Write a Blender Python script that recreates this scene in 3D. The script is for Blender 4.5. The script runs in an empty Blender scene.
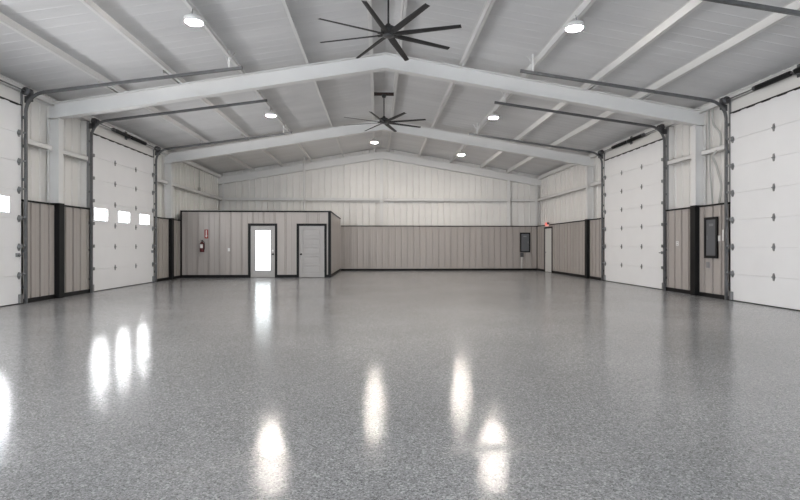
import bpy, math, random
from mathutils import Vector, Matrix
random.seed(4)
PI=math.pi
C=bpy.context.scene.collection
# ------------------------------------------------------------------ helpers
class MB:
    def __init__(s): s.v=[]; s.f=[]; s.m=[]; s.cur=0; s.sm=[]; s.smooth=False
    def add(s,vs,fs):
        n=len(s.v); s.v+=[tuple(v) for v in vs]
        for f in fs: s.f.append([i+n for i in f]); s.m.append(s.cur); s.sm.append(s.smooth)
    def box(s,x0,x1,y0,y1,z0,z1,M=None):
        x0,x1=sorted((x0,x1)); y0,y1=sorted((y0,y1)); z0,z1=sorted((z0,z1))
        vs=[Vector((x,y,z)) for z in(z0,z1) for y in(y0,y1) for x in(x0,x1)]
        if M is not None: vs=[M@v for v in vs]
        s.add(vs,[(0,2,3,1),(4,5,7,6),(0,1,5,4),(2,6,7,3),(0,4,6,2),(1,3,7,5)]); return s
    def prism(s,pts,a,b,axis='Y'):
        """polygon pts extruded from a to b along axis; X:(y,z) Y:(x,z) Z:(x,y)"""
        def mk(p,t): return {'Y':(p[0],t,p[1]),'X':(t,p[0],p[1]),'Z':(p[0],p[1],t)}[axis]
        n=len(pts); vs=[mk(p,a) for p in pts]+[mk(p,b) for p in pts]
        s.add(vs,[tuple(range(n))[::-1],tuple(range(n,2*n))]+[(i,(i+1)%n,n+(i+1)%n,n+i) for i in range(n)]); return s
    def tube(s,path,r,seg=10,cap=True):
        P=[Vector(p) for p in path]; n0=len(P); rings=[]; up=None
        for i,p in enumerate(P):
            d=(P[min(i+1,n0-1)]-P[max(i-1,0)]).normalized()
            if up is None:
                up=Vector((0,0,1)) if abs(d.z)<.9 else Vector((1,0,0))
            a=d.cross(up).normalized(); b=a.cross(d).normalized(); up=b
            rr=r[i] if isinstance(r,(list,tuple)) else r
            rings.append([p+a*math.cos(2*PI*k/seg)*rr+b*math.sin(2*PI*k/seg)*rr for k in range(seg)])
        vs=[v for R in rings for v in R]; fs=[]
        for i in range(n0-1):
            for k in range(seg):
                k2=(k+1)%seg; fs.append((i*seg+k,i*seg+k2,(i+1)*seg+k2,(i+1)*seg+k))
        if cap: fs.append(tuple(range(seg))[::-1]); fs.append(tuple((n0-1)*seg+k for k in range(seg)))
        s.smooth=True; s.add(vs,fs); s.smooth=False; return s
    def lathe(s,prof,o=(0,0,0),axis='Z',seg=32):
        """prof: list of (r,h) revolved round axis through o"""
        o=Vector(o); vs=[]; n=len(prof)
        for k in range(seg):
            a=2*PI*k/seg
            for r,h in prof:
                c,q=math.cos(a)*r,math.sin(a)*r
                vs.append(o+Vector({'Z':(c,q,h),'Y':(c,h,q),'X':(h,c,q)}[axis]))
        fs=[]
        for k in range(seg):
            k2=(k+1)%seg
            for i in range(n-1):
                if prof[i][0]<1e-6 and prof[i+1][0]<1e-6: continue
                fs.append((k*n+i,k2*n+i,k2*n+i+1,k*n+i+1))
        s.smooth=True; s.add(vs,fs); s.smooth=False; return s
    def build(s,name,mats,parent=None,loc=None,bevel=0):
        me=bpy.data.meshes.new(name); me.from_pydata(s.v,[],s.f)
        if not isinstance(mats,(list,tuple)): mats=[mats]
        for m in mats: me.materials.append(m)
        me.polygons.foreach_set('material_index',s.m); me.polygons.foreach_set('use_smooth',s.sm); me.update()
        o=bpy.data.objects.new(name,me); C.objects.link(o)
        if parent is not None: o.parent=parent
        if loc: o.location=loc
        if bevel:
            b=o.modifiers.new('bevel','BEVEL'); b.width=bevel; b.segments=2; b.limit_method='ANGLE'
        return o
def fix(o):   # consistent outward normals
    import bmesh
    bm=bmesh.new(); bm.from_mesh(o.data); bmesh.ops.remove_doubles(bm,verts=bm.verts,dist=1e-5)
    bmesh.ops.recalc_face_normals(bm,faces=bm.faces); bm.to_mesh(o.data); bm.free(); return o
def empty(name,loc,rz=0):
    o=bpy.data.objects.new(name,None); C.objects.link(o); o.location=loc; o.rotation_euler=(0,0,rz); o.empty_display_size=.2; return o
def tag(o,label,cat,group=None,kind=None):
    o['label']=label; o['category']=cat
    if group: o['group']=group
    if kind: o['kind']=kind
    return o
def struct(o,label=None,cat=None):
    o['kind']='structure'
    if label: o['label']=label
    if cat: o['category']=cat
    return o
def copy_tree(o,parent=None):
    c=o.copy(); C.objects.link(c)
    if parent is not None: c.parent=parent
    for ch in list(o.children): copy_tree(ch,c)
    return c
# ------------------------------------------------------------------ materials
def mat(name,col,rough=.5,metal=0,noise=0,scale=3,stretch=(1,1,1),bump=0,bscale=40,coat=0,spec=.5,emit=None,estr=0):
    m=bpy.data.materials.new(name); m.use_nodes=True; nt=m.node_tree; b=nt.nodes['Principled BSDF']
    b.inputs['Base Color'].default_value=(*col,1); b.inputs['Roughness'].default_value=rough
    b.inputs['Metallic'].default_value=metal; b.inputs['Specular IOR Level'].default_value=spec
    b.inputs['Coat Weight'].default_value=coat
    if emit: b.inputs['Emission Color'].default_value=(*emit,1); b.inputs['Emission Strength'].default_value=estr
    L=nt.links.new
    if noise or bump:
        g=nt.nodes.new('ShaderNodeNewGeometry'); mp=nt.nodes.new('ShaderNodeMapping'); mp.inputs['Scale'].default_value=stretch
        L(g.outputs['Position'],mp.inputs['Vector'])
    if noise:
        n=nt.nodes.new('ShaderNodeTexNoise'); n.inputs['Scale'].default_value=scale; n.inputs['Detail'].default_value=4
        L(mp.outputs[0],n.inputs['Vector'])
        r=nt.nodes.new('ShaderNodeMapRange'); r.inputs[1].default_value=.3; r.inputs[2].default_value=.7
        r.inputs[3].default_value=1-noise; r.inputs[4].default_value=1+noise; L(n.outputs['Fac'],r.inputs[0])
        mx=nt.nodes.new('ShaderNodeVectorMath'); mx.operation='SCALE'; mx.inputs[0].default_value=col
        L(r.outputs[0],mx.inputs['Scale']); L(mx.outputs[0],b.inputs['Base Color'])
    if bump:
        n=nt.nodes.new('ShaderNodeTexNoise'); n.inputs['Scale'].default_value=bscale; L(mp.outputs[0],n.inputs['Vector'])
        bp=nt.nodes.new('ShaderNodeBump'); bp.inputs['Strength'].default_value=bump; bp.inputs['Distance'].default_value=.01
        L(n.outputs['Fac'],bp.inputs['Height']); L(bp.outputs[0],b.inputs['Normal'])
    return m
M={}
M['white_sheet']=mat('white_wall_sheet',(.80,.785,.76),.5,noise=.03,scale=1.2)
M['roof_sheet']=mat('white_roof_sheet',(.68,.68,.685),.55,noise=.06,scale=.8,stretch=(.5,2,1),bump=.25,bscale=9)
M['white_steel']=mat('white_painted_steel',(.76,.755,.745),.45,noise=.02,scale=2)
M['tan']=mat('tan_metal_panel',(.42,.385,.36),.38,noise=.07,scale=2.2,stretch=(1,1,.12))
M['black']=mat('black_trim_metal',(.006,.006,.0065),.5,spec=.25)
M['door_white']=mat('white_overhead_door',(.83,.83,.835),.45,noise=.015,scale=2,bump=.05,bscale=120)
M['jamb']=mat('grey_jamb_steel',(.26,.26,.265),.45,metal=.3)
M['galv']=mat('galvanised_steel',(.15,.153,.157),.42,metal=.5,noise=.15,scale=14)
M['darkmetal']=mat('dark_hardware_steel',(.10,.10,.105),.4,metal=.6)
M['hinge']=mat('zinc_hinge_steel',(.26,.265,.27),.42,metal=.6)
M['spring']=mat('black_spring_steel',(.010,.010,.011),.4,metal=.3)
M['fan']=mat('black_fan_paint',(.018,.018,.019),.45)
M['brown']=mat('brown_mounting_bar',(.035,.02,.016),.5)
M['lampbody']=mat('white_lamp_housing',(.8,.8,.79),.4)
M['lamp']=mat('lit_lamp_diffuser',(1,1,1),.5,emit=(1,.925,.845),estr=430)
M['office_door']=mat('grey_door_paint',(.42,.405,.395),.42,noise=.02,scale=3)
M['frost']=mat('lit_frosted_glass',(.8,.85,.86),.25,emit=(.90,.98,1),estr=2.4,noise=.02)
M['knob']=mat('dark_bronze_knob',(.03,.027,.025),.3,metal=.8)
M['plastic']=mat('white_plastic',(.8,.8,.78),.35)
M['red']=mat('red_enamel',(.08,.005,.008),.3)
M['redsign']=mat('red_sign_face',(.33,.06,.055),.5)
M['paper']=mat('white_sign_mark',(.85,.82,.80),.5)
M['exit']=mat('lit_red_exit_letters',(.8,.1,.08),.4,emit=(1,.12,.08),estr=1.0)
M['exitface']=mat('exit_sign_face',(.75,.62,.6),.4,emit=(1,.35,.3),estr=.25)
M['panelbox']=mat('grey_electric_panel',(.13,.135,.145),.4,metal=.2)
M['conduit']=mat('grey_flexible_conduit',(.50,.50,.48),.45)
M['seal']=mat('black_rubber_seal',(.015,.014,.013),.7)
M['asphalt']=mat('outside_gravel',(.35,.34,.33),.9,noise=.2,scale=20)
M['exitdoor']=mat('white_exit_door_paint',(.72,.72,.70),.4)
M['tan_corner']=mat('dark_brown_corner_trim',(.045,.038,.033),.4)

def glass_mat():
    m=bpy.data.materials.new('clear_door_glass'); m.use_nodes=True; nt=m.node_tree; nt.nodes.clear(); L=nt.links.new
    o=nt.nodes.new('ShaderNodeOutputMaterial'); t=nt.nodes.new('ShaderNodeBsdfTransparent'); g=nt.nodes.new('ShaderNodeBsdfGlossy')
    g.inputs['Roughness'].default_value=.03; mx=nt.nodes.new('ShaderNodeMixShader'); mx.inputs[0].default_value=.06
    L(t.outputs[0],mx.inputs[1]); L(g.outputs[0],mx.inputs[2]); L(mx.outputs[0],o.inputs[0]); return m
M['glass']=glass_mat()

def floor_mat():
    m=bpy.data.materials.new('epoxy_flake_floor'); m.use_nodes=True; nt=m.node_tree; b=nt.nodes['Principled BSDF']; L=nt.links.new
    N=nt.nodes.new
    g=N('ShaderNodeNewGeometry')
    def vor(scale):
        v=N('ShaderNodeTexVoronoi'); v.inputs['Scale'].default_value=scale; L(g.outputs['Position'],v.inputs['Vector']); return v
    v1=vor(105); v2=vor(210)
    def ramp(src,stops):
        r=N('ShaderNodeValToRGB'); e=r.color_ramp.elements; r.color_ramp.interpolation='CONSTANT'
        e[0].position,e[0].color=stops[0][0],(*stops[0][1],1); e[1].position,e[1].color=stops[1][0],(*stops[1][1],1)
        for p,c in stops[2:]:
            k=e.new(p); k.color=(*c,1)
        L(src,r.inputs[0]); return r
    s1=N('ShaderNodeSeparateColor'); L(v1.outputs['Color'],s1.inputs[0]); s2=N('ShaderNodeSeparateColor'); L(v2.outputs['Color'],s2.inputs[0])
    a=ramp(s1.outputs[0],[(0,(.06,.06,.062)),(.17,(.20,.20,.202)),(.42,(.29,.29,.292)),(.70,(.37,.37,.37)),(.9,(.62,.615,.61))])
    c=ramp(s2.outputs[0],[(0,(.08,.08,.083)),(.2,(.24,.24,.243)),(.55,(.33,.33,.33)),(.85,(.52,.52,.515))])
    mx=N('ShaderNodeMix'); mx.data_type='RGBA'; mx.inputs[0].default_value=.45
    L(a.outputs[0],mx.inputs[6]); L(c.outputs[0],mx.inputs[7])
    n=N('ShaderNodeTexNoise'); n.inputs['Scale'].default_value=.6; n.inputs['Detail'].default_value=5; L(g.outputs['Position'],n.inputs['Vector'])
    r=N('ShaderNodeMapRange'); r.inputs[1].default_value=.3; r.inputs[2].default_value=.7; r.inputs[3].default_value=.86*FLOORK; r.inputs[4].default_value=1.08*FLOORK
    L(n.outputs['Fac'],r.inputs[0])
    tn=N('ShaderNodeVectorMath'); tn.operation='MULTIPLY'; tn.inputs[1].default_value=(.99,1.0,1.018); L(mx.outputs[2],tn.inputs[0])
    sc=N('ShaderNodeVectorMath'); sc.operation='SCALE'; L(tn.outputs[0],sc.inputs[0]); L(r.outputs[0],sc.inputs['Scale']); L(sc.outputs[0],b.inputs['Base Color'])
    # roughness: worn, rolled-on top coat
    n2=N('ShaderNodeTexNoise'); n2.inputs['Scale'].default_value=1.7; n2.inputs['Detail'].default_value=6; mp=N('ShaderNodeMapping')
    mp.inputs['Scale'].default_value=(.35,1.5,1); L(g.outputs['Position'],mp.inputs[0]); L(mp.outputs[0],n2.inputs['Vector'])
    r2=N('ShaderNodeMapRange'); r2.inputs[1].default_value=.32; r2.inputs[2].default_value=.68; r2.inputs[3].default_value=.07; r2.inputs[4].default_value=.155
    L(n2.outputs['Fac'],r2.inputs[0])
    b.inputs['Roughness'].default_value=.55; b.inputs['Specular IOR Level'].default_value=.3
    b.inputs['Coat Weight'].default_value=1; b.inputs['Coat IOR'].default_value=1.8; 
    # a dull roller seam across the floor
    sx=N('ShaderNodeSeparateXYZ'); L(g.outputs['Position'],sx.inputs[0])
    n4=N('ShaderNodeTexNoise'); n4.inputs['Scale'].default_value=1.3; n4.inputs['Detail'].default_value=3; L(g.outputs['Position'],n4.inputs['Vector'])
    a1=N('ShaderNodeMath'); a1.operation='MULTIPLY_ADD'; L(n4.outputs['Fac'],a1.inputs[0]); a1.inputs[1].default_value=.9; L(sx.outputs[1],a1.inputs[2])
    a2=N('ShaderNodeMath'); a2.operation='SUBTRACT'; L(a1.outputs[0],a2.inputs[0]); a2.inputs[1].default_value=3.42
    a3=N('ShaderNodeMath'); a3.operation='ABSOLUTE'; L(a2.outputs[0],a3.inputs[0])
    a4=N('ShaderNodeMapRange'); L(a3.outputs[0],a4.inputs[0]); a4.inputs[1].default_value=.0; a4.inputs[2].default_value=.12; a4.inputs[3].default_value=.12; a4.inputs[4].default_value=0
    a5=N('ShaderNodeMath'); a5.operation='ADD'; L(r2.outputs[0],a5.inputs[0]); L(a4.outputs[0],a5.inputs[1]); L(a5.outputs[0],b.inputs['Coat Roughness'])
    n3=N('ShaderNodeTexNoise'); n3.inputs['Scale'].default_value=55; n3.inputs['Detail'].default_value=3; L(g.outputs['Position'],n3.inputs['Vector'])
    bp=N('ShaderNodeBump'); bp.inputs['Strength'].default_value=.1; bp.inputs['Distance'].default_value=.004
    L(n3.outputs['Fac'],bp.inputs['Height']); L(bp.outputs[0],b.inputs['Coat Normal']); L(bp.outputs[0],b.inputs['Normal'])
    v3=N('ShaderNodeTexVoronoi'); v3.inputs['Scale'].default_value=75; L(g.outputs['Position'],v3.inputs['Vector'])
    hx=N('ShaderNodeMath'); hx.operation='MULTIPLY_ADD'; L(v3.outputs['Distance'],hx.inputs[0]); hx.inputs[1].default_value=1.1; L(n3.outputs['Fac'],hx.inputs[2])
    L(hx.outputs[0],bp.inputs['Height'])
    cw=N('ShaderNodeMapRange'); cw.inputs[1].default_value=0; cw.inputs[2].default_value=1; cw.inputs[3].default_value=.45; cw.inputs[4].default_value=1
    L(s1.outputs[2],cw.inputs[0]); L(cw.outputs[0],b.inputs['Coat Weight'])
    return m
FLOORK=1.05; WP=230; WT=30; LD=350
M['floor']=floor_mat()

# ------------------------------------------------------------------ dimensions
H=7.62; HO=7.82; D=24.75; WH=2.165; YB=-7.2      # inner and outer wall planes, rear wall, wainscot top, wall behind the camera
F=[5.76,12.19,18.62]; DH=4.135; RT=5.78; DK=5.98  # frames, overhead door head, rafter top and deck at ridge
GZ=3.44
def rz(x,z0): return z0-abs(x)/6
DOORS=[(7.27,11.0),(13.57,17.3)]
OPEN=(.9,4.7)

# ------------------------------------------------------------------ floor, outside ground
f=MB().box(-7.9,7.9,YB-.1,D+.25,-.15,0).build('floor',M['floor']); struct(f)
f=MB().box(-40,-7.9,-30,50,-.2,-.05).build('trim_1',M['asphalt']); struct(f)

# ------------------------------------------------------------------ ribbed sheets
def ribs(a0,a1,p,w=.06,d=.02,minor=False):
    pts=[(a0,0)]; k=math.ceil(a0/p-1e-6)
    while k*p<a1:
        c=k*p
        if c-w/2>a0 and c+w/2<a1: pts+=[(c-w/2,0),(c-w/4,d),(c+w/4,d),(c+w/2,0)]
        if minor:
            for t in(1/3,2/3):
                q=c+p*t
                if q+.02<a1: pts+=[(q-.014,0),(q-.007,d*.22),(q+.007,d*.22),(q+.014,0)]
        k+=1
    pts.append((a1,0)); return pts
def grooves(a0,a1,p,d=.0325):
    pts=[(a0,0)]; k=math.ceil(a0/p-1e-6)
    while k*p<a1:
        c=k*p
        if c-.04>a0 and c+.06<a1: pts+=[(c-.024,0),(c-.021,-d),(c+.017,-d),(c+.020,.013),(c+.038,.013),(c+.050,0)]
        q=c+p*.52
        if q-.02>a0 and q+.02<a1: pts+=[(q-.012,0),(q-.006,.005),(q+.006,.005),(q+.012,0)]
        k+=1
    pts.append((a1,0)); return pts
def sheet_x(mb,x,side,y0,y1,z0,z1,p=.305,d=.028,minor=False):
    """vertical sheet in the plane X=x with ribs standing towards the room (side=-1 at the right wall)"""
    P=grooves(y0,y1,p) if minor else ribs(y0,y1,p,d=d); vs=[]; n=len(P)
    for a,o in P: vs+=[(x+side*o,a,z0),(x+side*o,a,z1)]
    mb.add(vs,[(2*i,2*i+2,2*i+3,2*i+1) for i in range(n-1)])
def sheet_y(mb,y,x0,x1,z0,z1,p=.305,d=.028,minor=False,side=-1):
    P=grooves(x0,x1,p) if minor else ribs(x0,x1,p,d=d); vs=[]; n=len(P)
    for a,o in P: vs+=[(a,y+side*o,z0),(a,y+side*o,z1(a) if callable(z1) else z1)]
    mb.add(vs,[(2*i,2*i+2,2*i+3,2*i+1) for i in range(n-1)])

# ceiling: the roof deck, ribs running down the slopes
mb=MB()
for s in(-1,1):
    P=ribs(YB-.1,D+.25,.305,w=.05,d=.005); vs=[]; n=len(P)
    for a,o in P: vs+=[(0,a,DK-o),(s*7.95,a,rz(7.95,DK)-o)]
    mb.add(vs,[(2*i,2*i+2,2*i+3,2*i+1) for i in range(n-1)])
    mb.prism([(0,DK+.02),(s*8,rz(8,DK)+.02),(s*8,rz(8,DK)+.06),(0,DK+.06)],YB-.12,D+.3)
ceil=struct(mb.build('ceiling',M['roof_sheet']))

def girt(y0,y1,parent,x=None,axis='Y',s=1):
    mb=MB()
    if axis=='Y':   # runs along a side wall, C opening down at the back
        xi,xo=s*(H-.0),s*(HO-.005)
        mb.box(xi,xi+s*.012,y0,y1,GZ-.06,GZ+.06); mb.box(xi,xo,y0,y1,GZ+.048,GZ+.06); mb.box(xi,xi+s*.07,y0,y1,GZ-.06,GZ-.048)
    else:
        mb.box(y0,y1,D,D+.012,GZ-.06,GZ+.06); mb.box(y0,y1,D,D+.195,GZ+.048,GZ+.06); mb.box(y0,y1,D,D+.07,GZ-.06,GZ-.048)
    return mb.build('girt',M['white_steel'],parent)

def side_wall(s):
    nm='left' if s<0 else 'right'
    mb=MB(); side=-s; X=s*HO
    spans=[(YB,DOORS[0][0]),(DOORS[0][1],DOORS[1][0]),(DOORS[1][1],D+.2)] if s<0 else [(YB,DOORS[0][0]),(DOORS[0][1],DOORS[1][0]),(DOORS[1][1],D+.2)]
    for a,b in spans: sheet_x(mb,X,side,a,b,-.02,4.75)
    heads=DOORS
    for a,b in heads: sheet_x(mb,X,side,a,b,DH-.01,4.75)
    w=mb.build('wall_'+nm,M['white_sheet']); struct(w)
    # wainscot runs
    runs=[]
    for a,b in spans:
        cuts=[a]+[q for y in F for q in(y-.10,y+.10) if a<y<b]+[b if b<D else D+.0]
        if s>0 and b>D: cuts=cuts[:-1]+[22.55,23.66,D]
        for i in range(0,len(cuts),2): runs.append((cuts[i],cuts[i+1]))
    for a,b in runs:
        if b-a<.05: continue
        m2=MB(); sheet_x(m2,s*H,side,a+.0,b,.0,WH,d=.014,minor=True)
        m2.box(s*(H+.034),s*(HO-.025),a,b,0,WH-.02); m2.build('wainscot',M['tan'],w)
        MB().box(s*(H-.022),s*(H+.05),a,b,0,.095).build('baseboard',M['black'],w)
        MB().box(s*(H-.022),s*(HO-.025),a,b,WH-.025,WH+.015).build('cap_trim',M['black'],w)
    for y in F[1:]:
        MB().box(s*(H-.115),s*(HO-.025),y-.10,y+.10,0,WH+.03).build('column_cover',M['black'],w,bevel=.006)
    for y0,y1 in [(DOORS[0][1]+.1,F[1]-.17),(F[1]+.17,DOORS[1][0]-.1),(DOORS[1][1]+.1,F[2]-.17),(F[2]+.17,D-.0)]: girt(y0,y1,w,s=s)
    # eave strut
    m3=MB(); x0=s*(H+.05)
    m3.box(x0,x0+s*.012,YB,D,4.44,4.58); m3.box(x0,s*(HO-.02),YB,D,4.44,4.452); m3.box(x0-s*.04,x0,YB,D,4.57,4.58)
    m3.build('eave_strut',M['white_steel'],w)
    return w
wl=side_wall(-1); wr=side_wall(1)
# rear wall
mb=MB(); sheet_y(mb,D+.2,-HO,0,0,lambda a:rz(a,DK)+.03); sheet_y(mb,D+.2,0,HO,0,lambda a:rz(a,DK)+.03)
wb=struct(mb.build('wall_back',M['white_sheet']))
m2=MB(); sheet_y(m2,D,-1.98,H,0,WH,d=.014,minor=True); m2.box(-1.98,H,D+.034,D+.175,0,WH-.02); m2.build('wainscot',M['tan'],wb)
MB().box(-1.96,H-.02,D-.022,D+.05,0,.095).build('baseboard',M['black'],wb)
MB().box(-1.96,H-.02,D-.022,D+.175,WH-.025,WH+.015).build('cap_trim',M['black'],wb)
MB().box(H-.035,H-.001,D-.035,D-.001,.0,WH+.015).build('corner_trim',M['tan_corner'],wb)
for x0,x1 in[(-HO+.02,-.1),(.1,6.1),(6.3,H-.12)]: girt(x0,x1,wb,axis='X')
for x in(0,6.2):
    m2=MB().box(x-.075,x+.075,D-.012,D,2.19,rz(x,RT)-.34); m2.box(x-.006,x+.006,D,D+.19,2.19,rz(x,RT)-.34); m2.build('wall_column',M['white_steel'],wb)
for s in(-1,1):
    m2=MB().box(s*(H-.1),s*(H+.0),D-.012,D,2.19,rz(H,RT)-.3); m2.box(s*(H-.0),s*(H-.012),D,D+.19,2.19,rz(H,RT)-.3); m2.build('wall_column',M['white_steel'],wb)
m2=MB(); z=lambda x:rz(x,RT)
m2.prism([(-HO,z(HO)-.02),(0,z(0)-.02),(HO,z(HO)-.02),(HO,z(HO)-.33),(0,z(0)-.33),(-HO,z(HO)-.33)],D+.0,D+.02)
m2.prism([(-HO,z(HO)+.0),(0,z(0)+.0),(HO,z(HO)+.0),(HO,z(HO)-.02),(0,z(0)-.02),(-HO,z(HO)-.02)],D-.05,D+.18)
m2.prism([(-HO,z(HO)-.33),(0,z(0)-.33),(HO,z(HO)-.33),(HO,z(HO)-.345),(0,z(0)-.345),(-HO,z(HO)-.345)],D-.05,D+.18)
m2.build('gable_rafter',M['white_steel'],wb)
# wall behind the camera, with two openings added for fill light
mb=MB()
for a,b in[(-HO,-6.0),(-1.6,1.6),(6.0,HO)]: sheet_y(mb,YB,a,b,0,5.95,side=1)
for a,b in[(-6.0,-1.6),(1.6,6.0)]: sheet_y(mb,YB,a,b,3.9,5.95,side=1)
struct(mb.build('wall_front',M['white_sheet']))

# ------------------------------------------------------------------ steel frames
def frame(y,label):
    e=empty('portal_frame',(0,y,0)); tag(e,label,'steel frame','white steel portal frames')
    m=MB(); d=.36; hw=.10
    for s in(-1,1):
        xe=s*HO-s*.03
        T=[(0,RT),(xe,rz(xe,RT)),(xe,rz(xe,RT)-.014),(0,RT-.014)]
        m.prism(T,-hw,hw)
        xi=s*(H-.09)
        m.prism([(0,RT-d+.014),(xi,rz(xi,RT)-d+.014),(xi,rz(xi,RT)-d),(0,RT-d)],-hw,hw)
        m.prism([(0,RT-.014),(xe,rz(xe,RT)-.014),(xe,rz(xe,RT)-d),(xi,rz(xi,RT)-d+.014),(0,RT-d+.014)],-.006,.006)
    fix(m.build('rafter',M['white_steel'],e))
    for s in(-1,1):
        m=MB(); xi=s*(H-.09); zt=rz(xi,RT)-.36; z0=WH+.03 if y>6 else 0
        m.box(xi,xi+s*.014,-.085,.085,z0,zt); m.box(xi+s*.014,s*(HO-.03),-.006,.006,z0,zt)
        m.box(s*(HO-.044),s*(HO-.03),-.085,.085,z0,zt); m.box(xi,s*(HO-.03),-.085,.085,zt-.012,zt)
        m.build('column',M['white_steel'],e)
    return e
for y,l in zip(F,['white steel portal frame just above the camera, out of sight','near white steel portal frame crossing the hall behind the larger fan','far white steel portal frame crossing the hall just before the office']):
    if y>6: frame(y,l)

# ------------------------------------------------------------------ purlins
pnames={-6.15:'outermost purlin on the left roof slope, next to the wall',-4.75:'second purlin from the left wall on the left roof slope',-3.35:'white roof purlin on the left slope that carries the two left lamps',
 -1.83:'white roof purlin on the left slope between the lamps and the ridge',-.33:'white roof purlin on the left side of the ridge, beside the fan mounts',.33:'white roof purlin on the right side of the ridge, beside the fan mounts',
 1.83:'white roof purlin on the right slope between the lamps and the ridge',3.35:'white roof purlin on the right slope that carries the three right lamps',4.85:'second purlin from the right wall on the right roof slope',6.15:'outermost purlin on the right roof slope, next to the wall'}
for x,l in pnames.items():
    z0=rz(x,RT)+.004; z1=rz(x,DK)-.035; m=MB(); w=.07; hw=.012
    def cee(x,y0,y1):
        m.box(x-w/2,x-w/2+.006,y0,y1,z0,z1)
        m.box(x-w/2,x+w/2,y0,y1,z0,z0+.006); m.box(x+w/2-.005,x+w/2,y0,y1,z0,z0+.02)
        m.box(x-w/2-.03,x-w/2,y0,y1,z1-.006,z1)
    cee(x,YB,D-.06)
    if abs(x)>4.5:
        for y in F[1:]: cee(x+.12*(1 if x>0 else -1),y-.75,y+.6)
    o=m.build('roof_purlin',M['white_steel']); tag(o,l,'roof beam','white roof purlins')

# ------------------------------------------------------------------ overhead doors
def door(n,s,y0,y1,win,label,locky=None):
    e=empty('door_%d'%n,(s*H,(y0+y1)/2,0)); struct(e,label,'overhead door')
    L=y1-y0; hs=DH/7; g=.005
    ox,oy=s*H,(y0+y1)/2
    def B(m,xa,xb,ya,yb,za,zb): return m.box(s*xa,s*xb,ya-oy,yb-oy,za,zb)
    for i in range(7):
        m=MB(); za,zb=i*hs+(0.02 if i==0 else g/2),(i+1)*hs-g/2
        if win and i==3:
            ws=[(y0+a,y0+b) for a,b in((.17,.82),(1.42,2.07),(2.72,3.37))]; wz0,wz1=1.89,2.20
            B(m,0,.045,y0,y1,za,wz0); B(m,0,.045,y0,y1,wz1,zb); B(m,.016,.03,y0,y1,zb-.001,zb+.012)
            ed=[y0]+[q for w_ in ws for q in w_]+[y1]
            for k in range(0,len(ed),2): B(m,0,.045,ed[k],ed[k+1],wz0,wz1)
        else:
            B(m,0,.045,y0,y1,za,zb)
            if i<6: B(m,.016,.03,y0,y1,zb-.001,zb+.012)
        sec=m.build('door_section',M['door_white'],e,bevel=.003)
        if win and i==3:
            for a,b in ws:
                m=MB(); t=.028
                for q in((a-t,a),(b,b+t)): B(m,-.012,.05,q[0],q[1],wz0-t,wz1+t)
                for q in((wz0-t,wz0),(wz1,wz1+t)): B(m,-.012,.05,a,b,q[0],q[1])
                fr=m.build('window_frame',M['door_white'],sec,bevel=.003)
                m=MB(); B(m,.018,.024,a,b,wz0,wz1); m.build('window_pane',M['glass'],fr)
    # hinges on every joint
    for i in range(1,7):
        z=i*hs
        for k,t in enumerate((0.02,1/3,2/3,.98)):
            y=y0+L*t-oy; m=MB()
            hw=.035 if k in(1,2) else .05
            m.prism([(y-hw,z-.015),(y-.018,z-.075),(y+.018,z-.075),(y+hw,z-.015),(y+hw,z+.015),(y+.018,z+.075),(y-.018,z+.075),(y-hw,z+.015)],-s*.001,-s*.008,'X')
            m.tube([(-s*.018,y-hw,z),(-s*.018,y+hw,z)],.012,8)
            if k in(0,3):
                sg=-1 if k==0 else 1
                m.box(-s*.001,-s*.06,y-.03,y+.03,z-.02,z+.06); m.tube([(-s*.05,y,z+.03),(-s*.05,y+sg*.1,z+.03)],.007,6)
                m.tube([(-s*.05,y+sg*.075,z+.03),(-s*.05,y+sg*.105,z+.03)],.024,10)
            m.build('hinge',M['hinge'],e)
    for k in(0,1):   # bottom brackets
        y=(y0+.05 if k==0 else y1-.05)-oy
        MB().box(-s*.001,-s*.05,y-.04,y+.04,.02,.2).build('bottom_bracket',M['hinge'],e)
    MB().box(0,s*.045,y0-oy,y1-oy,0,.02).build('bottom_seal',M['seal'],e)
    # head seal with little scallops
    m=MB(); B(m,-.012,.05,y0,y1,DH,DH+.022)
    for q in range(9):
        yc=y0+L*(q+.5)/9-oy; m.prism([(yc-.16,DH),(yc-.1,DH-.018),(yc+.1,DH-.018),(yc+.16,DH)],-s*.012,-s*.002,'X')
    m.build('head_seal',M['seal'],e)
    # jambs
    for a,b in((y0-.09,y0),(y1,y1+.09)):
        c_=(a+.03,b) if b<=y0+.001 else (a,b-.03)
        m=MB(); B(m,0.0,.06,c_[0],c_[1],0,4.42); m.build('jamb',M['jamb'],e)
        m=MB(); B(m,.06,.195,a,b,0,4.42); m.build('jamb_reveal',M['white_sheet'],e)
    m=MB(); B(m,.02,.18,y0,y1,DH+.022,4.42); m.build('header',M['white_sheet'],e)
    if locky is not None:
        m=MB(); B(m,-.03,-.001,locky-.05,locky+.05,.98,1.06); B(m,-.055,-.03,locky-.015,locky+.11,1.005,1.03); m.build('slide_lock',M['hinge'],e)
    return e
door(1,-1,*DOORS[0],True,'white sectional overhead door cut off at the left edge, with a lit window',DOORS[0][1]-.12)
door(2,-1,*DOORS[1],True,'white sectional overhead door on the left wall with three lit windows in a row',DOORS[1][1]-.12)
door(3,1,*DOORS[0],False,'plain white sectional overhead door cut off at the right edge')
door(4,1,*DOORS[1],False,'plain white windowless overhead door on the right wall, farther one',DOORS[1][0]+.12)

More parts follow.
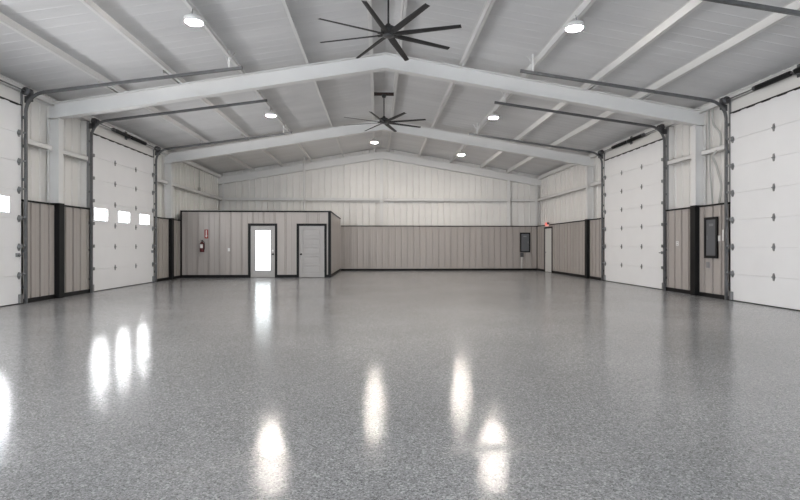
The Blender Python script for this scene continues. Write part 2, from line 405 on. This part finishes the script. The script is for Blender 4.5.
# ------------------------------------------------------------------ tracks
def track(s,y,sg,label,xend=3.0):
    """sg: which side of the track the door lies on"""
    e=empty('door_track',(s*(H-.06),y,0)); tag(e,label,'door track','overhead door tracks')
    X0=H-.085; r=.42; sl=.14; yy=0
    path=[(0,.0)]; zb=4.02
    a1=math.atan(sl)
    pts=[(0,0.0),(0,zb)]; cxr,czr=r,zb
    for k in range(1,13):
        t=k/12*(PI/2-a1+0.0); pts.append((r-r*math.cos(t),zb+r*math.sin(t)))
    x_l,z_l=pts[-1]; xe=X0-xend
    def P3(p): return (-s*(p[0])+s*0.0,p[1])
    def ribbon(pts,name,w=.055,th=.02):
        m=MB(); vs=[]; n=len(pts)
        for i,p in enumerate(pts):
            a=Vector(pts[max(i-1,0)]); b=Vector(pts[min(i+1,n-1)]); d=(b-a).normalized(); nr=Vector((-d.y,d.x))
            for o in(-w/2,w/2):
                q=Vector(p)+nr*o
                for yo in(-th,th): vs.append((-s*q.x,yo,q.y))
        fs=[]
        for i in range(n-1):
            A=i*4; Bq=A+4
            for a,b in((0,1),(1,3),(3,2),(2,0)): fs.append((A+a,A+b,Bq+b,Bq+a))
        fs+= [(0,2,3,1),((n-1)*4,(n-1)*4+1,(n-1)*4+3,(n-1)*4+2)]
        m.add(vs,fs); return fix(m.build(name,M['galv'],e))
    ribbon(pts,'vertical_track')
    ribbon([(x_l,z_l),(xe,z_l+(xe-x_l)*sl)],'horizontal_track',w=.06,th=.024)
    # hanger at the room end and at mid run
    for name,xx in(('hanger',xe-.28),):
        zz=z_l+(xx-x_l)*sl; xw=X0-xx; top=rz(xw,RT)+.16
        m=MB(); m.box(-s*xx-.015,-s*xx+.015,-.012,.012,zz,top-.0)
        if xx>2.5: m.tube([(-s*xx,0,zz+.03),(-s*(xx-.12),.12,top-.02)],.008,6); m.tube([(-s*xx,0,zz+.16),(-s*(xx+.12),-.0,top-.05)],.008,6)
        m.build(name,M['white_steel'] if xx>2.5 else M['galv'],e)
    # jamb clips up the vertical run
    for z in(.35,1.1,1.8,2.6,3.3,3.9):
        MB().box(s*.03,s*.058,-.03,.03,z-.03,z+.03).build('track_clip',M['galv'],e)
    return e
lab={(-1,0,1):'galvanised curved door track at far edge of the leftmost overhead door',(-1,1,0):'galvanised door track at near edge of the three-windowed overhead door',
(-1,1,1):'galvanised door track at far edge of the three-windowed overhead door',(1,0,1):'galvanised curved door track at far edge of the rightmost overhead door',
(1,1,0):'galvanised door track at near edge of the farther plain overhead door on the right',(1,1,1):'galvanised door track at far edge of the farther plain overhead door on the right',
(1,0,0):'galvanised door track running across the top right corner of the roof',(-1,0,0):'galvanised door track at near edge of the leftmost overhead door'}
for (s,d,k),l in lab.items():
    y=DOORS[d][k]+(.055 if k else -.055)
    track(s,y,0,l,xend=3.05 if s<0 else 2.9)

# ------------------------------------------------------------------ torsion springs
def springs(s,d,label):
    y0,y1=DOORS[d]; yc=(y0+y1)/2; e=empty('torsion_spring_shaft',(s*(H-.13),yc,4.42)); tag(e,label,'torsion spring','torsion springs over the overhead doors')
    h=(y1-y0)/2+.1
    MB().tube([(0,-h,0),(0,h,0)],.014,8).build('shaft',M['galv'],e)
    for sg in(-1,1):
        n=26; L=.88; r0=.052; m=MB()
        prof=[]
        for i in range(n*2+1): prof.append((r0 if i%2 else r0-.012, sg*(.05+L*i/(n*2))))
        m.lathe([(0.0,prof[0][1])]+prof+[(0,prof[-1][1])],(0,0,0),'Y',14); fix(m.build('spring',M['spring'],e))
        fix(MB().lathe([(0,sg*.93),(.05,sg*.93),(.05,sg*.99),(.03,sg*1.02),(0,sg*1.02)],(0,0,0),'Y',14).build('winding_cone',M['darkmetal'],e))
        fix(MB().lathe([(0,sg*(h-.17)),(.085,sg*(h-.17)),(.085,sg*(h-.155)),(.06,sg*(h-.15)),(.066,sg*(h-.06)),(.085,sg*(h-.05)),(.085,sg*(h-.035)),(0,sg*(h-.035))],(0,0,0),'Y',20).build('cable_drum',M['darkmetal'],e))
        MB().box(-.05,.05,sg*(h-.02),sg*h,-.18,.07).box(s*.0,s*.12,sg*(h-.02),sg*h,-.2,-.06).build('bearing_plate',M['darkmetal'],e)
    m=MB().box(s*.0,s*.13,-.012,.012,-.05,.05); m.box(s*.12,s*.135,-.06,.06,-.08,.16); m.build('centre_bracket',M['galv'],e)
springs(-1,0,'torsion spring shaft over the leftmost overhead door, drum at its end')
springs(-1,1,'black torsion springs on a shaft over the three-windowed overhead door')
springs(1,0,'black torsion springs on a shaft over the rightmost overhead door')
springs(1,1,'black torsion springs on a shaft over the farther plain right door')

# ------------------------------------------------------------------ office
OY=19.57; OX0=-7.6; OX1=-1.99; OH=2.51
D1=(-5.0,-4.08); D2=(-3.18,-2.215); DT=1.965; FW=.085
mb=MB(); E_=[OX0,D1[0]-FW,D1[1]+FW,D2[0]-FW,D2[1]+FW,OX1]
for i in range(0,6,2):
    sheet_y(mb,OY,E_[i],E_[i+1],0,OH,p=.41,d=.012,minor=True); mb.box(E_[i],E_[i+1],OY+.034,OY+.1,0,OH)
for i in(1,3):
    sheet_y(mb,OY,E_[i],E_[i+1],DT+FW,OH,p=.41,d=.012,minor=True); mb.box(E_[i],E_[i+1],OY+.034,OY+.1,DT+FW,OH)
wo=struct(mb.build('wall_office_front',M['tan']))
for i in range(0,6,2): MB().box(E_[i]+(.0),E_[i+1],OY-.024,OY+.02,0,.11).build('baseboard',M['black'],wo)
MB().box(OX0,OX1+.02,OY-.03,OY+.1,OH-.03,OH+.025).build('cap_trim',M['black'],wo)
MB().box(OX0,OX0+.055,OY-.028,OY+.02,0.11,OH-.03).build('corner_trim',M['black'],wo)
MB().box(OX1-.085,OX1+.02,OY-.028,OY+.08,0,OH-.03).build('corner_trim',M['black'],wo)
mb=MB(); sheet_x(mb,OX1,1,OY+.1,D-.03,0,OH,p=.41,d=.012,minor=True); mb.box(OX1-.1,OX1-.034,OY+.1,D-.03,0,OH)
ws=struct(mb.build('wall_office_side',M['tan']))
MB().box(OX1-.02,OX1+.024,OY+.081,D-.03,0,.11).build('baseboard',M['black'],ws)
MB().box(OX1-.1,OX1+.02,OY+.1,D-.03,OH-.03,OH+.025).build('cap_trim',M['black'],ws)
struct(MB().box(OX0,OX1-.1,OY+.1,D-.0,OH-.1,OH).build('ceiling_office',M['white_sheet']))
def dframe(a,b,par):
    m=MB(); m.box(a-FW,a,OY-.03,OY+.1,0,DT+FW); m.box(b,b+FW,OY-.03,OY+.1,0,DT+FW); m.box(a,b,OY-.03,OY+.1,DT,DT+FW)
    m.build('door_frame',M['black'],par)
# glazed office door
d=empty('door_5',((D1[0]+D1[1])/2,OY+.03,0)); struct(d,'grey office door with a tall lit frosted pane','office door')
m=MB(); a,b=D1; oc=(a+b)/2; w0,w1=-4.815-oc,-4.255-oc; z0,z1=.275,1.79
m.box(a-oc+.004,w0,-.02,.02,.01,DT-.004); m.box(w1,b-oc-.004,-.02,.02,.01,DT-.004); m.box(w0,w1,-.02,.02,.01,z0); m.box(w0,w1,-.02,.02,z1,DT-.004)
leaf=m.build('door_leaf',M['office_door'],d)
m=MB(); t=.03
for q in((w0-t,w0),(w1,w1+t)): m.box(q[0],q[1],-.032,-.02,z0-t,z1+t)
for q in((z0-t,z0),(z1,z1+t)): m.box(w0,w1,-.032,-.02,q[0],q[1])
m.build('glazing_bead',M['office_door'],leaf,bevel=.004)
MB().box(w0,w1,-.006,.006,z0,z1).build('frosted_pane',M['frost'],leaf)
def knob(x,z,par,y=-.02):
    fix(MB().lathe([(0,y),(.035,y),(.035,y-.008),(.014,y-.012),(.012,y-.04),(.03,y-.05),(.032,y-.07),(.02,y-.082),(0,y-.084)],(x,0,z),'Y',20).build('door_knob',M['knob'],par))
knob(b-oc-.075,.885,leaf)
MB().box(b-oc-.105,b-oc-.055,-.045,-.02,.99,1.06).build('keypad_lock',M['plastic'],leaf,bevel=.006)
for z in(.2,1.0,1.75): MB().box(a-oc-.004,a-oc+.01,-.035,-.02,z,z+.09).build('hinge',M['hinge'],leaf)
dframe(a-oc+oc,b,wo)
# five panel door
d=empty('door_6',((D2[0]+D2[1])/2,OY+.03,0)); struct(d,'closed grey five-panel office door, no glass','office door')
a,b=D2; oc=(a+b)/2; m=MB(); st=.14; A,Bq=a-oc+.004,b-oc-.004
m.box(A,A+st,-.02,.02,.01,DT-.004); m.box(Bq-st,Bq,-.02,.02,.01,DT-.004)
rails=[.01,.2]; hh=(DT-.004-.2-.12-4*.09)/5; zz=.2
m.box(A+st,Bq-st,-.02,.02,.01,.2)
for i in range(5):
    # recessed panel with raised field
    m.box(A+st,Bq-st,.008,.018,zz,zz+hh); m.box(A+st+.04,Bq-st-.04,-.012,.008,zz+.04,zz+hh-.04)
    zz+=hh; m.box(A+st,Bq-st,-.02,.02,zz,zz+(.09 if i<4 else .12)); zz+=.09
leaf=m.build('door_leaf',M['office_door'],d,bevel=.004)
knob(A+.075,.885,leaf)
for z in(.2,1.0,1.75): MB().box(Bq-.01,Bq+.004,-.035,-.02,z,z+.09).build('hinge',M['hinge'],leaf)
dframe(a,b,wo)

# fire extinguisher
e=empty('fire_extinguisher',(-6.77,OY-.10,.97)); tag(e,'red fire extinguisher hanging on the office wall left of the glazed door','fire extinguisher')
cyl=fix(MB().lathe([(0,0),(.07,0),(.082,.015),(.082,.31),(.07,.345),(.03,.375),(.022,.39),(0,.39)],(0,0,0),'Z',28).build('cylinder_body',M['red'],e))
MB().lathe([(0,.39),(.02,.39),(.02,.43),(0,.43)],(0,0,0),'Z',14).build('valve',M['darkmetal'],e)
MB().box(-.02,.02,-.11,.03,.43,.44).box(-.02,.02,-.12,.02,.45,.458).box(-.015,.015,0,.025,.42,.458).build('squeeze_handle',M['darkmetal'],e)
MB().tube([(.02,0,.41),(.07,-.01,.40),(.1,-.02,.33),(.1,-.02,.18),(.095,-.02,.1)],[.009,.009,.009,.009,.015],8).build('hose',M['seal'],e)
m=MB(); vs=[];n=8
for i in range(n+1):
    t=-PI/2+(-.7+1.4*i/n); vs+=[(.0835*math.cos(t),.0835*math.sin(t),.15),(.0835*math.cos(t),.0835*math.sin(t),.29)]
m.add(vs,[(2*i,2*i+2,2*i+3,2*i+1) for i in range(n)]); m.build('paper_label',M['paper'],cyl)
MB().box(-.03,.03,.08,.10,.1,.33).box(-.05,.05,.075,.085,.1,.13).build('wall_hook',M['darkmetal'],e)
o=MB().box(-.07,.07,-.004,0,-.17,.17).build('fire_extinguisher_sign',M['redsign'],loc=(-6.64,OY-.013,1.65))
tag(o,'small red sign with white arrow on the office wall above the extinguisher','sign')
m=MB(); m.box(-.016,.016,-.008,-.0045,-.06,.14); m.prism([(-.045,-.06),(0,-.13),(.045,-.06)],-.008,-.0045); m.build('arrow',M['paper'],o)
# switch / outlet plates
def plate(axis,loc,label,kind='light_switch',mat_='plastic',w=.08,h=.125,s=1,grp='wall plates'):
    cat='switch' if kind=='light_switch' else 'outlet'
    def bx(a0,a1,d0,d1,z0,z1):
        return MB().box(a0,a1,-d1,-d0,z0,z1) if axis=='Y' else MB().box(-s*d1,-s*d0,a0,a1,z0,z1)
    e=bx(-w/2,w/2,0,.008,-h/2,h/2).build(kind,M[mat_],loc=loc,bevel=.002); tag(e,label,cat,grp)
    if kind=='light_switch': bx(-.012,.012,.008,.02,-.025,.025).build('rocker',M[mat_],e)
    else:
        for z in(-.03,.03): bx(-.016,.016,.008,.011,z-.013,z+.013).build('socket',M['jamb'],e)
    return e
plate('Y',(-5.8,OY-.012,1.06),'white light switch on the office wall between extinguisher and glazed door')
plate('X',(H-.014,11.35,1.38),'white switch plate right of the black-framed electric panel near the right door',s=1,w=.08,h=.13)
plate('X',(H-.014,11.22,1.45),'tall white control box on wainscot beside the rightmost overhead door jamb',s=1,w=.05,h=.25)
plate('X',(H-.014,12.98,1.27),'pale outlet plate on the tan panel behind the black post at right','wall_outlet',s=1,w=.1,h=.12)
plate('X',(H-.014,11.75,.76),'dark outlet box below the electric panel near the rightmost door','wall_outlet','jamb',s=1,w=.12,h=.14)
plate('X',(H-.014,20.97,1.2),'small outlet plate halfway along the tan panel beside the exit door','wall_outlet','conduit',s=1)
plate('Y',(1.08,D-.014,1.28),'faint tan outlet plate on rear wainscot nearer the office','wall_outlet','tan')
plate('Y',(4.83,D-.014,1.28),'faint tan outlet plate on rear wainscot nearer the black panel','wall_outlet','tan')

# electric panels
def epanel(axis,c,w,z0,z1,label):
    e=empty('electric_panel',(c[0],c[1],z0)); tag(e,label,'electric panel')
    h=z1-z0; t=.06
    def bx(m,a0,a1,d0,d1,za,zb): return m.box(a0,a1,-d1,-d0,za,zb) if axis=='Y' else m.box(-d1,-d0,a0,a1,za,zb)
    m=MB(); bx(m,-w/2,-w/2+t,0,.03,0,h); bx(m,w/2-t,w/2,0,.03,0,h); bx(m,-w/2+t,w/2-t,0,.03,0,t); bx(m,-w/2+t,w/2-t,0,.03,h-t,h); m.build('frame_trim',M['black'],e)
    pd=bx(MB(),-w/2+t,w/2-t,0,.018,t,h-t).build('panel_door',M['panelbox'],e)
    bx(MB(),w/2-t-.06,w/2-t-.03,.018,.026,h*.45,h*.55).build('latch',M['hinge'],pd)
    m=MB(); bx(m,-w*.18,w*.14,.018,.020,h*.78,h*.84); m.build('rating_plate',M['hinge'],pd)
epanel('Y',(7.01,D-.014),.50,.88,1.85,'black-framed grey electric panel on the rear wall near the right corner')
epanel('X',(H-.014,11.62),.47,.92,1.88,'tall black-framed electric panel on the right wall beside the nearest post')
o=MB().box(-.08,.08,-.05,0,-.1,.1).build('junction_box',M['darkmetal'],loc=(6.85,D-.014,.76),bevel=.006); tag(o,'dark junction box under the electric panel on the rear wall','electrical box')
o=MB().tube([(6.85,D-.035,.1),(6.85,D-.035,.655)],.02,8).build('conduit',M['plastic']); tag(o,'short white conduit from the floor to the rear wall junction box','pipe','conduits')
# conduits on the near right wall
pts=[(7.70,11.72,4.55),(7.70,11.70,4.1),(7.69,11.45,3.8),(7.68,11.42,3.5),(7.59,11.55,3.3),(7.68,11.60,3.15),(7.7,11.52,2.9),(7.7,11.42,2.6),(7.7,11.46,2.35),(7.7,11.5,2.18)]
def smooth(P,k=6):
    P=[Vector(p) for p in P]; out=[]
    for i in range(len(P)-1):
        a,b,c,d=P[max(i-1,0)],P[i],P[i+1],P[min(i+2,len(P)-1)]
        for j in range(k):
            t=j/k; out.append(.5*((2*b)+(c-a)*t+(2*a-5*b+4*c-d)*t*t+(3*b-a-3*c+d)*t**3))
    return out+[P[-1]]
o=MB().tube(smooth(pts),.026,10).build('flexible_conduit',M['conduit']); tag(o,'wavy grey flexible conduit hanging down the right wall to the electric panel','pipe','conduits')
o=MB().tube([(7.70,11.86,4.5),(7.70,11.82,3.0),(7.70,11.72,2.18)],.02,8).build('conduit',M['conduit']); tag(o,'straight grey conduit beside the wavy one on the right wall','pipe','conduits')
# small drop conduit on left rear wall
e=empty('drop_conduit',(-7.74,21.98,3.57)); tag(e,'grey conduit with a box high on the left wall over the office','pipe','conduits')
MB().tube([(0,0,.1),(0,0,.95)],.022,8).build('pipe',M['conduit'],e); MB().box(-.03,.05,-.07,.07,-.03,.1).build('box',M['conduit'],e)
o=MB().tube([(-3.6,23.9,2.51),(-3.6,23.9,5.33)],.04,12).build('vent_pipe',M['white_steel']); tag(o,'thin white vent pipe rising from the office roof to the ceiling','pipe')

# exit door and sign on right wall
ya,yb=22.64,23.57
d=empty('door_7',(H,(ya+yb)/2,0)); struct(d,'narrow white exit door on the right wall near the back corner','exit door')
m=MB(); y_=(yb-ya)/2
m.box(.0,.05,-y_,y_,.01,2.0); lf=m.build('door_leaf',M['exitdoor'],d,bevel=.003)
m=MB(); m.box(-.02,.19,-y_-.07,-y_,0,2.07); m.box(-.02,.19,y_,y_+.07,0,2.07); m.box(-.02,.19,-y_,y_,2.0,2.07); m.build('door_frame',M['black'],d)
m=MB(); m.box(.06,.19,-y_,y_,0,2.0); m.build('door_stop',M['exitdoor'],d)
MB().box(.0,.05,-y_-.0,y_,.0,.01).build('threshold',M['galv'],d)
fix(MB().lathe([(0,-.0),(.03,-.0),(.03,-.01),(.012,-.015),(.012,-.05),(.028,-.06),(0,-.075)],(0,y_-.08,.9),'X',14).build('door_knob',M['hinge'],lf))
MB().box(H+.0,HO-.03,ya-.07,yb+.07,2.07,WH-.025).build('wainscot',M['tan'],wr); MB().box(H-.022,HO-.025,ya-.07,yb+.07,WH-.025,WH+.015).build('cap_trim',M['black'],wr)
e=empty('exit_sign',(H-.03,23.12,2.09)); tag(e,'glowing red EXIT sign with lamp heads above the exit door','exit sign')
MB().box(-.06,0,-.2,.2,0,.2).build('housing',M['exitface'],e,bevel=.006)
cu=bpy.data.curves.new('exit_letters','FONT'); cu.body='EXIT'; cu.size=.17; cu.extrude=.004; cu.align_x='CENTER'; cu.align_y='CENTER'
to=bpy.data.objects.new('tmp',cu); C.objects.link(to); bpy.context.view_layer.update()
me=bpy.data.meshes.new_from_object(to.evaluated_get(bpy.context.evaluated_depsgraph_get())); bpy.data.objects.remove(to)
me.materials.clear(); me.materials.append(M['exit'])
lt=bpy.data.objects.new('letters',me); C.objects.link(lt); lt.parent=e; lt.location=(-.065,0,.1); lt.rotation_euler=(PI/2,0,-PI/2)
for sg in(-1,1):
    fix(MB().lathe([(0,-.09),(.05,-.09),(.055,-.06),(.03,0),(0,0)],(-.03,sg*.27,.13),'X',16).build('lamp_head',M['darkmetal'] if sg<0 else M['plastic'],e))
    MB().box(-.04,-.02,sg*.19,sg*.26,.12,.14).build('lamp_arm',M['darkmetal'],e)

# ------------------------------------------------------------------ fans
def fan(y,label,rod_label=None):
    zc=4.95; e=empty('ceiling_fan',(0,y,zc)); tag(e,label,'ceiling fan','large black ceiling fans')
    mbar=MB().box(-.30,.30,-.03,.03,.815,.875).box(-.30,.30,-.03,-.024,.77,.82).build('mounting_bar',M['brown'],e)
    fix(MB().lathe([(0,.81),(.07,.81),(.07,.76),(.045,.72),(.0,.72)],(0,0,0),'Z',20).build('canopy',M['fan'],mbar))
    MB().tube([(0,0,.11),(0,0,.75)],.017,10).build('downrod',M['fan'],e)
    fix(MB().lathe([(0,.16),(.04,.16),(.05,.12),(.12,.10),(.135,.07),(.135,.0),(.11,-.03),(.0,-.035)],(0,0,0),'Z',36).build('motor_housing',M['fan'],e))
    fix(MB().lathe([(0,-.035),(.1,-.035),(.095,-.055),(.05,-.065),(0,-.067)],(0,0,0),'Z',32).build('hub_cap',M['darkmetal'],e))
    b0=None
    for k in range(8):
        if b0 is None:
            m=MB(); R=Matrix.Rotation(math.radians(-14),4,'X')
            # aerofoil blade along +X
            n=8; secs=[]
            for x,w,t in((.13,.11,.012),(.3,.125,.014),(1.25,.095,.010),(1.29,.092,.009)):
                ring=[]
                for q in range(12):
                    a=2*PI*q/12; ring.append(R@Vector((0,math.cos(a)*w/2,math.sin(a)*t/2+ .004*math.cos(2*a)))+Vector((x,0,0)))
                secs.append(ring)
            vs=[v for r_ in secs for v in r_]; fs=[]
            for i in range(3):
                for q in range(12): q2=(q+1)%12; fs.append((i*12+q,i*12+q2,i*12+12+q2,i*12+12+q))
            fs+=[tuple(range(12))[::-1],tuple(36+q for q in range(12))]
            m.add(vs,fs); m.box(.08,.2,-.03,.03,-.012,.006)
            b0=fix(m.build('blade',M['fan'],e)); bo=b0

        else: bo=copy_tree(b0,e)
        bo.rotation_euler=(0,0,math.radians(-18+45*k)); bo.location=(0,0,-.025)
    return e
fan(9.0,'nearer and larger looking black eight-blade ceiling fan hanging from the ridge')
fan(15.42,'farther black eight-blade ceiling fan with brown mounting bar, before the far frame')

# ------------------------------------------------------------------ lamps
LAMPS=[(-3.32,8.87,'lit round ceiling lamp nearest the top left corner'),(3.27,8.85,'lit round ceiling lamp nearest the top right corner'),
(-3.32,15.15,'lit round ceiling lamp left of the farther fan'),(3.27,15.15,'lit round ceiling lamp right of the farther fan'),
(3.32,21.35,'lit round ceiling lamp on the right slope beyond the far frame'),(-.33,21.4,'lit round ceiling lamp near the ridge beyond the far frame')]
l0=None
for x,y,lb in LAMPS:
    z=rz(x,RT)-.05
    if l0 is None:
        e=empty('ceiling_lamp',(0,0,0))
        hs_=fix(MB().lathe([(0,0),(.06,0),(.06,-.04),(.12,-.06),(.155,-.08),(.162,-.10),(.162,-.158),(.147,-.158),(.147,-.13),(.0,-.13)],(0,0,0),'Z',36).build('housing',M['lampbody'],e))
        fix(MB().lathe([(0,-.131),(.143,-.131),(.138,-.152),(.11,-.172),(.06,-.184),(0,-.187)],(0,0,0),'Z',36).build('diffuser',M['lamp'],hs_))
        for sg in(-1,1): MB().tube([(0,sg*.1,-.07),(0,sg*.06,.052)],.006,6).build('hook',M['hinge'],e)
        l0=e
    else: e=copy_tree(l0)
    e.location=(x,y,z); tag(e,lb,'ceiling lamp','lit round ceiling lamps')

# ------------------------------------------------------------------ light
def area(name,loc,rot,sx,sy,power,col,spread=PI):
    l=bpy.data.lights.new(name,'AREA'); l.shape='RECTANGLE'; l.size=sx; l.size_y=sy; l.energy=power; l.color=col; l.spread=spread
    o=bpy.data.objects.new(name,l); C.objects.link(o); o.location=loc; o.rotation_euler=rot; return o
# daylight thrown up from the sunlit ground outside through the window rows of the left doors
for yc,xx in(((DOORS[0][0]+DOORS[0][1])/2,-7.76),((DOORS[1][0]+DOORS[1][1])/2,-7.76)):
    area('daylight_door_windows',(xx,yc,2.0),(0,-PI/2-math.radians(WT),0),.34,3.2,WP,(.985,.985,1))
# added lights at the closed left wall behind the camera, for purlin shadows
for yc in(-3.6,2.8): area('added_left_light',(-7.56,yc,1.1),(0,-PI/2-math.radians(25),0),2.0,3.5,LD,(.985,.985,1))
for x in(-3.8,3.8): area('rear_fill_light',(x,YB+.05,1.95),(PI/2,0,0),4.2,3.8,15,(.985,.985,1))  # unseen fill lights added in the openings behind the camera
# lamps in the bay behind the camera
for x,y in((-3.32,2.5),(3.32,2.5),(-3.32,-3.8),(3.32,-3.8)):
    l=bpy.data.lights.new('rear_bay_lamp','AREA'); l.shape='DISK'; l.size=.3; l.energy=14; l.color=(1,.95,.87)
    o=bpy.data.objects.new('rear_bay_lamp',l); C.objects.link(o); o.location=(x,y,5.05)
w=bpy.data.worlds.new('sky'); bpy.context.scene.world=w; w.use_nodes=True
bg=w.node_tree.nodes['Background']; bg.inputs[0].default_value=(.80,.90,1,1); bg.inputs[1].default_value=7

# ------------------------------------------------------------------ camera
cd=bpy.data.cameras.new('camera'); cam=bpy.data.objects.new('camera',cd); C.objects.link(cam)
cd.sensor_width=36; cd.lens=511.3*36/800; cd.shift_y=(245.57-250)/800; cd.clip_end=200
cam.location=(-.1834,0,1.2147); cam.rotation_euler=(PI/2,0,-.0432)
sc=bpy.context.scene; sc.camera=cam
sc.view_settings.view_transform='Standard'; sc.view_settings.look='None'; sc.view_settings.gamma=1; sc.view_settings.use_curve_mapping=False
sc.view_settings.exposure=0.18
sc.cycles.max_bounces=10; sc.cycles.diffuse_bounces=6
